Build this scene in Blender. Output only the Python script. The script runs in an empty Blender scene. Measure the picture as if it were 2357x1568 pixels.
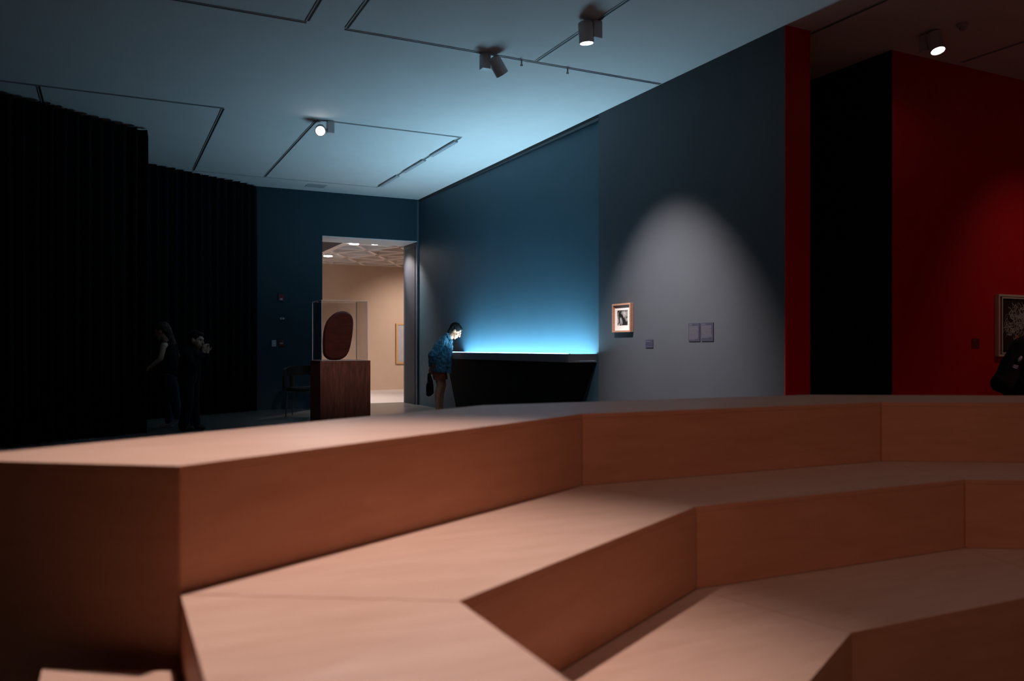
import bpy, bmesh, math, random
from mathutils import Vector, Matrix, Euler

random.seed(7)
sc = bpy.context.scene
COL = sc.collection
# ------------------------------------------------------------------ camera, world, exposure
FPX, CX, HY = 1885.0, 1178.5, 800.0          # focal length in px, principal column, horizon row (2357x1568)
TH = math.atan(929.5 / 1885.0)               # heading of the lens from +Y (along the grey wall) towards +X
FW = Vector((math.sin(TH), math.cos(TH), 0)); RT = Vector((math.cos(TH), -math.sin(TH), 0))
EYE = 1.2
H = EYE + 3.09                               # ceiling
cam_d = bpy.data.cameras.new('camera'); cam = bpy.data.objects.new('camera', cam_d); COL.objects.link(cam)
cam.location = (0, 0, EYE); cam.rotation_euler = (math.radians(90), 0, -TH)
cam_d.sensor_width = 36; cam_d.lens = FPX / 2357 * 36; cam_d.shift_y = 16.0 / 2357
cam_d.clip_start = .02; cam_d.clip_end = 100
cam_d.dof.use_dof = True; cam_d.dof.focus_distance = 12.0; cam_d.dof.aperture_fstop = 1.9
sc.camera = cam
w = bpy.data.worlds.new('world'); sc.world = w; w.use_nodes = True
w.node_tree.nodes['Background'].inputs[0].default_value = (0, 0, 0, 1)
w.node_tree.nodes['Background'].inputs[1].default_value = 0
sc.view_settings.view_transform = 'Standard'; sc.view_settings.look = 'None'
sc.view_settings.gamma = 1; sc.view_settings.use_curve_mapping = False
sc.view_settings.exposure = 0.0
# light levels
P_VITRINE = 44.0
P_BENCH = 560.0
P_BENCH_FILL = 3.0
P_WALLSPOT = 1250.0
P_RED = 38.0
P_BEIGE = 400.0
P_TOWARDS = 45.0

def pw(px, py, d):                            # pixel + distance along the lens axis -> world point
    return FW * d + RT * ((px - CX) / FPX * d) + Vector((0, 0, EYE + (HY - py) / FPX * d))
def plan(lat, dep): v = FW * dep + RT * lat; return (v.x, v.y)
# ------------------------------------------------------------------ materials
MATS = {}
def mat(name, col, rough=.6, spec=.5, metal=0, emit=None, es=0, noise=0, nscale=8, bump=0, bscale=40, stretch=(1, 1, 1), sheen=0, col2=None):
    if name in MATS: return MATS[name]
    m = bpy.data.materials.new(name); m.use_nodes = True; nt = m.node_tree; b = nt.nodes['Principled BSDF']
    b.inputs['Base Color'].default_value = (*col, 1); b.inputs['Roughness'].default_value = rough
    b.inputs['Specular IOR Level'].default_value = spec; b.inputs['Metallic'].default_value = metal
    if sheen: b.inputs['Sheen Weight'].default_value = sheen
    if emit: b.inputs['Emission Color'].default_value = (*emit, 1); b.inputs['Emission Strength'].default_value = es
    if noise or bump or col2:
        tc = nt.nodes.new('ShaderNodeTexCoord'); mp = nt.nodes.new('ShaderNodeMapping'); mp.inputs['Scale'].default_value = stretch
        nt.links.new(tc.outputs['Object'], mp.inputs[0])
        if noise or col2:
            n = nt.nodes.new('ShaderNodeTexNoise'); n.inputs['Scale'].default_value = nscale; n.inputs['Detail'].default_value = 5
            n.inputs['Roughness'].default_value = .6
            nt.links.new(mp.outputs[0], n.inputs['Vector'])
            r = nt.nodes.new('ShaderNodeValToRGB'); c2 = col2 or tuple(c * (1 - noise) for c in col)
            c1 = col if col2 else tuple(min(1, c * (1 + noise)) for c in col)
            r.color_ramp.elements[0].color = (*c2, 1); r.color_ramp.elements[1].color = (*c1, 1)
            r.color_ramp.elements[0].position = .32; r.color_ramp.elements[1].position = .68
            nt.links.new(n.outputs['Fac'], r.inputs[0]); nt.links.new(r.outputs[0], b.inputs['Base Color'])
        if bump:
            n2 = nt.nodes.new('ShaderNodeTexNoise'); n2.inputs['Scale'].default_value = bscale; n2.inputs['Detail'].default_value = 4
            nt.links.new(mp.outputs[0], n2.inputs['Vector'])
            bp = nt.nodes.new('ShaderNodeBump'); bp.inputs['Strength'].default_value = bump; bp.inputs['Distance'].default_value = .01
            nt.links.new(n2.outputs['Fac'], bp.inputs['Height']); nt.links.new(bp.outputs[0], b.inputs['Normal'])
    MATS[name] = m; return m
def thin_glass(name, tint, refl=.12):
    m = bpy.data.materials.new(name); m.use_nodes = True; nt = m.node_tree; nt.nodes.remove(nt.nodes['Principled BSDF'])
    out = nt.nodes['Material Output']; t = nt.nodes.new('ShaderNodeBsdfTransparent'); t.inputs[0].default_value = (*tint, 1)
    g = nt.nodes.new('ShaderNodeBsdfGlossy'); g.inputs['Roughness'].default_value = .02
    lw = nt.nodes.new('ShaderNodeLayerWeight'); lw.inputs[0].default_value = .5
    pwn = nt.nodes.new('ShaderNodeMath'); pwn.operation = 'POWER'; pwn.inputs[1].default_value = 5; nt.links.new(lw.outputs['Facing'], pwn.inputs[0])
    mad = nt.nodes.new('ShaderNodeMath'); mad.operation = 'MULTIPLY_ADD'; mad.inputs[1].default_value = .5; mad.inputs[2].default_value = refl; nt.links.new(pwn.outputs[0], mad.inputs[0])
    mx = nt.nodes.new('ShaderNodeMixShader')
    nt.links.new(mad.outputs[0], mx.inputs[0]); nt.links.new(t.outputs[0], mx.inputs[1]); nt.links.new(g.outputs[0], mx.inputs[2])
    nt.links.new(mx.outputs[0], out.inputs[0]); MATS[name] = m; return m
mat('grey_paint', (.056, .066, .084), .55, .35, noise=.03, nscale=3, bump=.05, bscale=150)
mat('recess_glow_teal', (.034, .085, .120), .55, .35, noise=.03, nscale=3, bump=.05, bscale=150)  # teal wall tone with part of the case's blue glow put in
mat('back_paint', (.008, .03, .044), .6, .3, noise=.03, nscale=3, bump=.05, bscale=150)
mat('jamb_paint', (.03, .034, .045), .6, .15)
mat('dark_paint', (.03, .03, .034), .7, .2)
mat('red_paint', (.52, .002, .006), .6, .25, noise=.04, nscale=3, bump=.05, bscale=150)
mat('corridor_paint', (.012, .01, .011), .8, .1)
mat('ceiling_white', (.62, .60, .60), .8, .2, noise=.02, nscale=2, bump=.03, bscale=120)
mat('beige_paint', (.62, .44, .32), .7, .25, noise=.02, nscale=3)
mat('waffle_white', (.80, .72, .68), .8, .2)
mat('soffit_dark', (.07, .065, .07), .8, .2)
mat('white_paint', (.6, .6, .62), .6, .3)
mat('concrete', (.11, .108, .108), .28, .5, noise=.22, nscale=2.2, bump=.03, bscale=30)
mat('pale_floor', (.70, .62, .57), .35, .4, noise=.06, nscale=5)
mat('curtain_black', (.008, .008, .011), .95, .05, noise=.3, nscale=20)
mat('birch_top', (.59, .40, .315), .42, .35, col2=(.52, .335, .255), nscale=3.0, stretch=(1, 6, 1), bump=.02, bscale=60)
mat('birch_riser_bounce', (.56, .245, .14), .5, .3, col2=(.49, .2, .11), nscale=3.0, stretch=(1, 1, 6), bump=.02, bscale=60)  # same plywood as the tops; shade and warm bounce put into the colour
mat('birch_shadow', (.2, .09, .05), .7, .2)
mat('plinth_wood', (.25, .075, .045), .5, .35, col2=(.12, .034, .021), nscale=6, stretch=(5, 5, .7), bump=.05, bscale=40)
mat('sculpture_wood', (.12, .026, .018), .28, .5, noise=.25, nscale=5, stretch=(1, 1, 4))
mat('white_metal', (.55, .53, .54), .4, .4)
mat('track_dark', (.02, .02, .022), .6, .3)
mat('track_lip', (.40, .39, .40), .5, .3)
mat('lamp_face', (1, .95, .9), .3, emit=(1, .93, .9), es=18)
mat('lamp_face_off', (.3, .3, .3), .3)
mat('downlight_face', (1, 1, 1), .3, emit=(1, .95, .92), es=40)
mat('vitrine_black', (.008, .008, .010), .7, .1)
mat('vitrine_dark', (.11, .11, .13), .45, .4)
mat('vitrine_light', (.8, .9, 1), .5, emit=(.43, .80, 1.0), es=P_VITRINE)
mat('oak_frame', (.42, .235, .16), .5, .35, noise=.15, nscale=10, stretch=(1, 1, 5))
mat('pale_wood', (.62, .42, .32), .5, .35)
mat('gold_frame', (.62, .36, .14), .4, .5)
mat('mat_board', (.86, .82, .82), .8, .2)
mat('label_slate', (.026, .028, .052), .6, .3)
mat('label_text', (.17, .17, .20), .7, .2)
mat('switch_white', (.3, .33, .34), .5, .4)
mat('alarm_red', (.14, .008, .01), .4, .4)
mat('plate_grey', (.32, .33, .36), .5, .4)
mat('chair_black', (.006, .006, .007), .6, .3)
mat('chair_metal', (.1, .105, .11), .3, .5, metal=.6)
mat('skin', (.50, .30, .215), .5, .4)
mat('skin_leg', (.62, .27, .16), .55, .35, noise=.15, nscale=30)
mat('hair_dark', (.006, .005, .005), .7, .15, bump=.8, bscale=90)
mat('denim_jacket', (.065, .16, .22), .75, .25, noise=.15, nscale=25, bump=.5, bscale=18)
mat('shirt_dark', (.02, .025, .035), .8, .2)
mat('shorts_rust', (.36, .07, .045), .8, .2, bump=.4, bscale=25)
mat('shoe_dark', (.03, .025, .025), .6, .3)
mat('cloth_black', (.007, .008, .011), .85, .1, bump=.4, bscale=20)
mat('bag_black', (.004, .004, .005), .7, .2)
mat('jeans_blue', (.035, .055, .085), .85, .15, bump=.4, bscale=30)
mat('hair_brown', (.05, .03, .022), .6, .3, bump=.8, bscale=80)
mat('shoe_white', (.5, .5, .5), .6, .3)
mat('emblem_grey', (.3, .36, .5), .8, .1)
mat('phone_dark', (.02, .02, .02), .3, .5)
mat('eye_dark', (.02, .015, .012), .2, .5)
m = bpy.data.materials.new('frosted_edge'); m.use_nodes = True; nt = m.node_tree; nt.nodes.remove(nt.nodes['Principled BSDF']); tl = nt.nodes.new('ShaderNodeBsdfTranslucent'); tl.inputs[0].default_value = (.75, .88, .95, 1); nt.links.new(tl.outputs[0], nt.nodes['Material Output'].inputs[0]); MATS['frosted_edge'] = m
thin_glass('acrylic', (.93, .93, .94), .04)
mat('acrylic_edge', (.8, .77, .78), .25, .6)
MM = MATS
# ------------------------------------------------------------------ builders
def tag(o, label=None, cat=None, group=None, kind=None):
    if label: o['label'] = label
    if cat: o['category'] = cat
    if group: o['group'] = group
    if kind: o['kind'] = kind
    return o
def root(name, loc, label, cat, group=None, rz=0.0):
    o = bpy.data.objects.new(name, None); COL.objects.link(o); o.location = loc; o.rotation_euler = (0, 0, rz)
    o.empty_display_size = .1
    return tag(o, label, cat, group)
def mk(name, verts, faces, m, parent=None, local=False, bevel=0, smooth=False):
    """verts in world metres (or, with local=True, in the parent's frame)"""
    me = bpy.data.meshes.new(name)
    if parent is not None and not local:
        tops = []; p = parent
        inv = world_of(parent).inverted()
        verts = [inv @ Vector(v) for v in verts]
    me.from_pydata([tuple(v) for v in verts], [], faces)
    bm = bmesh.new(); bm.from_mesh(me); bmesh.ops.recalc_face_normals(bm, faces=bm.faces[:])
    if bevel:
        bmesh.ops.bevel(bm, geom=bm.edges[:], offset=bevel, segments=2, affect='EDGES', profile=.7)
    bm.to_mesh(me); bm.free()
    if smooth:
        for p in me.polygons: p.use_smooth = True
    me.materials.append(MM[m])
    o = bpy.data.objects.new(name, me); COL.objects.link(o)
    if parent is not None: o.parent = parent
    return o
def world_of(o):
    M = Matrix.LocRotScale(o.location, o.rotation_euler, o.scale)
    return world_of(o.parent) @ M if o.parent else M
BF = [(0, 1, 2, 3), (4, 7, 6, 5), (0, 4, 5, 1), (1, 5, 6, 2), (2, 6, 7, 3), (3, 7, 4, 0)]
def box(name, x0, x1, y0, y1, z0, z1, m, parent=None, bevel=0, local=False):
    v = [(x0, y0, z0), (x1, y0, z0), (x1, y1, z0), (x0, y1, z0), (x0, y0, z1), (x1, y0, z1), (x1, y1, z1), (x0, y1, z1)]
    return mk(name, v, BF, m, parent, local, bevel)
def prism(name, poly, z0, z1, m, parent=None, bevel=0, local=False):
    n = len(poly)
    v = [(p[0], p[1], z0) for p in poly] + [(p[0], p[1], z1) for p in poly]
    f = [tuple(range(n))[::-1], tuple(range(n, 2 * n))] + [(i, (i + 1) % n, n + (i + 1) % n, n + i) for i in range(n)]
    return mk(name, v, f, m, parent, local, bevel)
def boxes(rects):
    """several boxes as raw verts and faces"""
    V, Fs = [], []
    for (x0, x1, y0, y1, z0, z1) in rects:
        b = len(V)
        V += [(x0, y0, z0), (x1, y0, z0), (x1, y1, z0), (x0, y1, z0), (x0, y0, z1), (x1, y0, z1), (x1, y1, z1), (x0, y1, z1)]
        Fs += [tuple(b + i for i in f) for f in BF]
    return V, Fs
def lathe(p0, p1, prof, n=24):
    """surface of revolution about the axis p0->p1; prof = [(t along axis in metres, radius)]; closed at both ends"""
    p0 = Vector(p0); ax = (Vector(p1) - p0).normalized(); a = ax.orthogonal().normalized(); b = ax.cross(a)
    V, Fs = [], []
    for (t, r) in prof:
        for k in range(n):
            an = 2 * math.pi * k / n; V.append(p0 + ax * t + (a * math.cos(an) + b * math.sin(an)) * r)
    m = len(prof)
    for i in range(m - 1):
        for k in range(n): Fs.append((i * n + k, i * n + (k + 1) % n, (i + 1) * n + (k + 1) % n, (i + 1) * n + k))
    Fs.append(tuple(range(n))[::-1]); Fs.append(tuple((m - 1) * n + k for k in range(n)))
    return V, Fs
def tube(p0, p1, r, n=10):
    L = (Vector(p1) - Vector(p0)).length
    return lathe(p0, p1, [(0, r), (L, r)], n)
def join(*vf):
    V, Fs = [], []
    for v, f in vf:
        b = len(V); V += list(v); Fs += [tuple(b + i for i in q) for q in f]
    return V, Fs
# ------------------------------------------------------------------ room shell
X_W, X_W2 = 5.82, 6.13          # grey partition: face and red-room face
Y_END, Y_B, Y_B2 = 5.89, 16.23, 17.09
Y_SEAM = 9.21
XL, XR, YR = -6.0, 14.0, -6.5
X_D = 3.81; Z_D = 3.42   # doorway left edge and head
tag(box('floor', XL - .3, XR + .3, YR - .3, 23, -.2, 0, 'concrete'), kind='structure')
tag(box('ceiling', XL - .3, XR + .3, YR - .3, Y_B2, H, H + .2, 'ceiling_white'), kind='structure')
def xrec(y): return 5.90 - .07 * (y - Y_SEAM) / (Y_B - Y_SEAM)
wr = prism('wall_right', [(X_W, Y_END), (X_W2, Y_END), (X_W2, Y_B2), (5.79, Y_B2), (5.79, Y_B), (xrec(Y_B), Y_B), (xrec(Y_SEAM), Y_SEAM), (X_W, Y_SEAM)], 0, H, 'grey_paint')
tag(wr, kind='structure')
prism('fascia', [(X_W, Y_SEAM), (X_W, Y_B), (xrec(Y_B) - .001, Y_B), (xrec(Y_SEAM) - .001, Y_SEAM)], H - .045, H - .001, 'dark_paint', wr)
prism('recess_panel', [(xrec(Y_SEAM) - .004, Y_SEAM + .001), (xrec(Y_SEAM) - .0003, Y_SEAM + .001), (xrec(Y_B) - .0003, Y_B - .001), (xrec(Y_B) - .004, Y_B - .001)], 0, H - .046, 'recess_glow_teal', wr)  # thin sheet carrying the glow-tinted tone of the recessed wall
box('end_panel', X_W, X_W2, Y_END - .012, Y_END - .0005, 0, H - .001, 'red_paint', wr)
box('rear_panel', X_W2 + .0005, X_W2 + .012, Y_END - .012, Y_B, 0, H - .001, 'red_paint', wr)
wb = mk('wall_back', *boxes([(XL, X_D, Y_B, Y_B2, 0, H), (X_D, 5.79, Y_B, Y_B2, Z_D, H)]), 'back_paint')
tag(wb, kind='structure')
box('lintel_panel', X_D + .001, 5.789, Y_B + .002, Y_B2 - .002, Z_D - .012, Z_D - .0005, 'white_paint', wb)
box('jamb_panel', 5.778, 5.7895, Y_B + .10, Y_B2 - .12, 0, Z_D - .10, 'jamb_paint', wb)
tag(box('wall_left', XL - .2, XL, YR, Y_B, 0, H, 'dark_paint'), kind='structure')
tag(box('wall_rear', XL - .2, XR + .2, YR - .2, YR, 0, H, 'dark_paint'), kind='structure')
Y_RED = 5.88; X_COR = 7.30
wred = mk('wall_red', *boxes([(X_COR, XR, Y_RED, Y_RED + .25, 0, H)]), 'red_paint'); tag(wred, kind='structure')
tag(box('wall_corridor', X_COR + .0, X_COR + .25, Y_RED + .25, Y_B, 0, H, 'corridor_paint'), kind='structure')
box('return_panel', X_COR - .012, X_COR - .0005, Y_RED + .001, Y_RED + 2.6, 0, H - .001, 'corridor_paint', wred)
tag(box('wall_corridor_end', X_W2 + .013, X_COR, 9.8, 10.0, 0, H, 'corridor_paint'), kind='structure')
tag(box('wall_red_side', XR, XR + .2, YR, Y_RED + .25, 0, H, 'red_paint'), kind='structure')
# the lit gallery beyond the doorway
YF = 22.36; ZB = 3.49
tag(box('floor_far', .6, 10.8, Y_B2 - .02, YF, .0, .004, 'pale_floor'), kind='structure')
tag(box('wall_far', .5, 11, YF, YF + .2, 0, 4.1, 'beige_paint'), kind='structure')
tag(box('wall_far_left', .4, .6, Y_B2, YF, 0, 4.1, 'beige_paint'), kind='structure')
tag(box('wall_far_right', 10.8, 11.0, Y_B2, YF, 0, 4.1, 'beige_paint'), kind='structure')
tag(box('wall_far_front', X_W2 + .013, 11.0, Y_B2 - .12, Y_B2, 0, 4.1, 'beige_paint'), kind='structure')
cf = tag(box('ceiling_far', .4, 11, Y_B2, YF + .2, 3.95, 4.1, 'waffle_white'), kind='structure')
# triangular coffer ribs: three families of straight ribs
def rib(p, q, wd=.10):
    p, q = Vector((*p, 0)), Vector((*q, 0)); n = (q - p).normalized(); s = Vector((-n.y, n.x, 0)) * wd
    a = [p + s, q + s, q - s, p - s]
    b = [p + s * .45, q + s * .45, q - s * .45, p - s * .45]
    V = [(v.x, v.y, 3.949) for v in a] + [(v.x, v.y, ZB) for v in b]
    return V
def clip_line(px, py, dx, dy, x0, x1, y0, y1):
    t0, t1 = -1e9, 1e9
    for o, d, lo, hi in ((px, dx, x0, x1), (py, dy, y0, y1)):
        if abs(d) < 1e-9:
            if not lo < o < hi: return None
            continue
        a, b = (lo - o) / d, (hi - o) / d
        if a > b: a, b = b, a
        t0, t1 = max(t0, a), min(t1, b)
    return None if t1 - t0 < .2 else ((px + dx * t0, py + dy * t0), (px + dx * t1, py + dy * t1))
S = .92
for ang in (0, 60, 120):
    dx, dy = math.cos(math.radians(ang)), math.sin(math.radians(ang))
    for k in range(-14, 15):
        c = clip_line(6 - dy * S * k, 19.75 + dx * S * k, dx, dy, 4.7, 9.8, Y_B2 + .05, YF - .02)
        if c: mk('coffer_rib', rib(*c), BF, 'waffle_white', cf)
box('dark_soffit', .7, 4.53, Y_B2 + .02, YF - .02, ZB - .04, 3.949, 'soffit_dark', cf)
box('edge_beam', 4.53, 4.68, Y_B2 + .02, YF - .02, ZB - .04, 3.949, 'waffle_white', cf)
box('wall_plate', 4.68, 10.7, YF - .05, YF - .001, ZB, 3.949, 'waffle_white', cf)

# ------------------------------------------------------------------ tiered seating (plan in lens-aligned metres: lat, dep)
RISE = .3055; Z1 = 3 * RISE; Z2 = 2 * RISE; Z3 = RISE; WD = .58
A, B, C = (-.7947, 1.957), (.299, 3.4915), (1.911, 4.240)
LD = (.44, -.898)
def hd(p, deg, L): return (p[0] + math.sin(math.radians(deg)) * L, p[1] + math.cos(math.radians(deg)) * L)
D = hd(C, 94.2, 1.85); E_ = hd(D, 124, 1.85)
L0 = (A[0] + LD[0] * 2.5, A[1] + LD[1] * 2.5)
P1 = [L0, A, B, C, D, E_]
def offset(P, dist):
    """offset an open polyline to its right-hand side (towards the pit)"""
    V = [Vector(p) for p in P]; out = []
    ds = [(V[i + 1] - V[i]).normalized() for i in range(len(V) - 1)]
    ns = [Vector((d.y, -d.x)) for d in ds]
    for i in range(len(V)):
        if i == 0: out.append(V[0] + ns[0] * dist)
        elif i == len(V) - 1: out.append(V[-1] + ns[-1] * dist)
        else:
            n1, n2 = ns[i - 1], ns[i]; s = (n1 + n2); s = s / s.dot(n1); out.append(V[i] + s * dist)
    return [tuple(v) for v in out]
P2 = offset(P1, WD); P3 = offset(P1, 2 * WD)
P0 = offset(P1[1:], -.67); P0[0] = (-1.50, 2.075)
seat = root('tiered_seating', (*plan(.6, 3.4), 0), 'three-tiered faceted amphitheatre bench of pale birch plywood on the gallery floor', 'bench')
GAP = .0016; TK = .02; RK = .018
def shrink(poly, g):
    V = [Vector(p) for p in poly]; c = sum(V, Vector((0, 0))) / len(V); out = []
    n = len(V); area = sum(V[i].x * V[(i + 1) % n].y - V[(i + 1) % n].x * V[i].y for i in range(n)); sg = 1 if area > 0 else -1
    for i in range(n):
        d1 = (V[i] - V[i - 1]).normalized(); d2 = (V[(i + 1) % n] - V[i]).normalized()
        n1 = Vector((-d1.y, d1.x)) * sg; n2 = Vector((-d2.y, d2.x)) * sg; s = n1 + n2; s = s / max(.2, s.dot(n1)); out.append(V[i] + s * g)
    return out
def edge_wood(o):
    o.data.materials.append(MM['birch_riser_bounce'])  # edges take the risers' bounce-tinted tone of the same plywood
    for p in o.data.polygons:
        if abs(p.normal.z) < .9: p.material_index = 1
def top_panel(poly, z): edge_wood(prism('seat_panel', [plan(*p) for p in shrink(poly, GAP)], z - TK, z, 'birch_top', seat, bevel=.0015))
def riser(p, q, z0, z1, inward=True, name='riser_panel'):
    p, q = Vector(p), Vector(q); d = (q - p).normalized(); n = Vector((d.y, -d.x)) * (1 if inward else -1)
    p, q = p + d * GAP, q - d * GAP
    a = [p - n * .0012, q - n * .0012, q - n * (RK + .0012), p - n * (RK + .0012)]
    prism(name, [plan(*v) for v in a], z0 + .0005, z1 - TK - .0005, 'birch_riser_bounce', seat)
for i in range(4):      # top tier
    top_panel([P1[i + 1], P1[i + 2], P0[i + 1], P0[i]], Z1); riser(P1[i + 1], P1[i + 2], Z2, Z1)
    riser(P0[i], P0[i + 1], 0, Z1, False, 'back_panel')
riser(P0[0], P1[1], 0, Z1, True, 'end_panel')
riser(P1[5], P0[4], 0, Z1, True, 'end_panel')
for i in range(5):      # middle and low tiers
    top_panel([P2[i], P2[i + 1], P1[i + 1], P1[i]], Z2); riser(P2[i], P2[i + 1], Z3, Z2)
    top_panel([P3[i], P3[i + 1], P2[i + 1], P2[i]], Z3); riser(P3[i], P3[i + 1], 0, Z3)
riser(P1[0], P1[1], 0, Z2, False, 'back_panel')
riser(P2[0], P1[0], 0, Z2, False, 'end_panel'); riser(P3[0], P2[0], 0, Z3, False, 'end_panel')
riser(P2[5], P1[5], 0, Z2, True, 'end_panel'); riser(P3[5], P2[5], 0, Z3, True, 'end_panel')
# half-height aisle step beside the bench end
def along(p, s, t): n = (LD[1], -LD[0]); return (p[0] + LD[0] * s + n[0] * t, p[1] + LD[1] * s + n[1] * t)
sp = [(-.772, 1.877), (-1.086, 1.892), (-1.086 + .44 * .62, 1.892 - .898 * .62), (-.772 + .44 * .62, 1.877 - .898 * .62)]
spw = [plan(*p) for p in sp]; sr = root('aisle_step', (*spw[0], 0), 'low birch plywood step block beside the end of the tiered bench', 'step')
edge_wood(prism('tread', spw, .438, .458, 'birch_top', sr, bevel=.0015))
prism('body', [plan(*p) for p in shrink(sp, .01)], 0, .4375, 'birch_riser_bounce', sr)

# ------------------------------------------------------------------ display case under the glow
Y0, Y1, XF = 9.37, 13.85, 5.45; ZR = 1.113
vr = root('display_case', (5.65, 11.6, 0), 'long dark wall-mounted display case glowing blue-white along the grey wall', 'display case')
def back(y): return xrec(y) - .005
def vprism(name, x0, x1, y0, y1, z0, z1, m, b=0):
    xb = (lambda y: back(y)) if x1 is None else (lambda y: x1)
    xa = (lambda y: back(y) - .14) if x0 is None else (lambda y: x0)
    return prism(name, [(xa(y0), y0), (xb(y0), y0), (xb(y1), y1), (xa(y1), y1)], z0, z1, m, vr, b)
zb = ZR - .112
vprism('tray_rim', XF, XF + .06, Y0, Y1, zb, zb + .02, 'vitrine_dark')
vprism('tray_rim', XF + .0605, None, Y0, Y0 + .0395, zb, zb + .02, 'vitrine_dark')
vprism('tray_rim', XF + .0605, None, Y1 - .0395, Y1, zb, zb + .02, 'vitrine_dark')
vprism('front_panel', XF, XF + .025, Y0, Y1, zb + .0205, ZR, 'vitrine_dark')
vprism('end_panel', XF + .0255, None, Y0, Y0 + .025, zb + .0205, ZR, 'vitrine_dark')
vprism('end_panel', XF + .0255, None, Y1 - .025, Y1, zb + .0205, ZR, 'vitrine_dark')
vprism('light_panel', XF + .062, None, Y0 + .05, Y1 - .05, ZR - .10, ZR - .075, 'vitrine_light')
vprism('cover_glass', XF + .036, None, Y0 + .006, Y1 - .006, ZR + .0005, ZR + .004, 'acrylic')
vprism('glass_edge', XF + .026, XF + .034, Y0 + .006, Y1 - .006, ZR - .004, ZR + .012, 'frosted_edge')
def lvl(f, z): return [(XF + .04 + .18 * f, Y0 + .03 + .62 * f, z), (back(Y0 + .03 + .62 * f), Y0 + .03 + .62 * f, z), (back(Y1 - .03 - .08 * f), Y1 - .03 - .08 * f, z), (XF + .04 + .18 * f, Y1 - .03 - .08 * f, z)]
V = lvl(0, zb - .0005)
W_ = lvl(1, 0)
mk('base', W_ + V, BF, 'vitrine_black', vr)

# ------------------------------------------------------------------ curtains
def curtain(name, p0, p1, ztop, label, seed):
    rnd = random.Random(seed); p0, p1 = Vector(p0), Vector(p1); L = (p1 - p0).length; d = (p1 - p0) / L; n = Vector((-d.y, d.x))
    N = int(L / .17) * 12; xs = []
    V, Fs = [], []
    ph = [rnd.uniform(.7, 1.25) for _ in range(int(L / .17) + 3)]
    rows = [0.004, 1.2, 2.6, ztop - .12, ztop]
    for i in range(N + 1):
        s = L * i / N; k = s / .17; a = ph[int(k)] * (1 - k % 1) + ph[int(k) + 1] * (k % 1)
        for j, z in enumerate(rows):
            amp = (.055 if j < 4 else .045) * a
            off = amp * math.sin(2 * math.pi * k + .25 * math.sin(j * 1.7 + k * .37)) + .015 * math.sin(k * .9 + j)
            zz = z if j < 4 else z - .028 * abs(math.sin(math.pi * k))
            q = p0 + d * s + n * off; V.append((q.x, q.y, zz))
    R = len(rows)
    for i in range(N):
        for j in range(R - 1): Fs.append((i * R + j, (i + 1) * R + j, (i + 1) * R + j + 1, i * R + j + 1))
    o = mk(name, V, Fs, 'curtain_black', None, smooth=True)
    md = o.modifiers.new('thick', 'SOLIDIFY'); md.thickness = .008; md.offset = 0
    return tag(o, label, 'curtain')
curtain('curtain', (-4.7, 9.10), (.50, 12.66), H - .015, 'floor-length black pleated curtain standing in front of the other curtain', 1)
curtain('curtain', (-.1, 14.53), (2.56, 16.13), H - .015, 'floor-length black pleated curtain reaching the dark blue doorway wall', 2)

# ------------------------------------------------------------------ ceiling tracks
def track(x0, y0, x1, y1, label, group, covers=0, hooks=()):
    r = root('lighting_track', ((x0 + x1) / 2, (y0 + y1) / 2, H), label, 'track', group)
    hw, lp, pr = .021, .010, .007
    if abs(x1 - x0) > abs(y1 - y0):
        box('channel', x0, x1, y0 - hw + lp, y0 + hw - lp, H - .0025, H - .0003, 'track_dark', r)
        for s in (-1, 1):
            a, b = sorted((y0 + s * hw, y0 + s * (hw - lp))); box('lip', x0, x1, a, b, H - pr, H - .0003, 'track_lip', r)
        for hx in hooks: mk('hook', *join(tube((hx, y0, H - .003), (hx, y0, H - .07), .008), tube((hx - .012, y0, H - .06), (hx + .012, y0, H - .06), .01)), 'track_lip', r)
    else:
        box('channel', x0 - hw + lp, x0 + hw - lp, y0, y1, H - .0025, H - .0003, 'track_dark', r)
        for s in (-1, 1):
            a, b = sorted((x0 + s * hw, x0 + s * (hw - lp))); box('lip', a, b, y0, y1, H - pr, H - .0003, 'track_lip', r)
        for k in range(covers):
            L = (y1 - y0) / covers; box('cover_strip', x0 - .032, x0 + .032, y0 + k * L + .16, y0 + (k + 1) * L - .16, H - .03, H - .0075, 'plate_grey', r)
    return r
GY = 'paired tracks over the bench'; LY = 'one of two close parallel dark tracks in the ceiling over the bench'
track(-.7, 7.84, 1.69, 7.84, 'thin recessed ceiling track in line with the hooked track, across a gap', None)
track(2.06, 7.84, 5.80, 7.84, 'recessed lighting track with small hooks, meeting the top of the grey wall', None, hooks=(3.98, 4.55))
track(2.53, 11.12, 4.66, 11.12, 'recessed ceiling track holding the lit spotlight above the glass-topped plinth', None)
track(-2.4, 11.12, 1.34, 11.12, 'thin recessed ceiling track passing above the front black curtain', None); track(1.33, 15.30, 4.66, 15.30, 'thin recessed ceiling track beside the small ceiling vent', None)
for x, a, b, lb, g in ((1.69, 4.6, 7.80, LY, GY), (2.07, 4.6, 7.80, LY, GY), (2.54, 11.16, 15.26, 'dark ceiling track running from the spotlight above the plinth to the doorway wall', None),
                       (1.335, 11.16, 15.26, 'dark ceiling track ending above the rear black curtain', None), (-.735, 11.16, 13.4, 'short dark ceiling track vanishing behind the front curtain top', None)): track(x, a, x, b, lb, g)
track(4.14, 4.4, 4.14, 7.80, 'recessed ceiling track holding a lit spotlight beside the grey wall', None)
track(4.65, 11.16, 4.65, 15.26, 'ceiling track with three grey cover strips above the glowing case', None, covers=3)
track(6.20, 2.4, 6.20, 5.94, 'recessed lighting track beside the red wall end', None); track(8.285, 3.0, 8.285, 5.80, 'recessed lighting track above the red wall', None)
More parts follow.
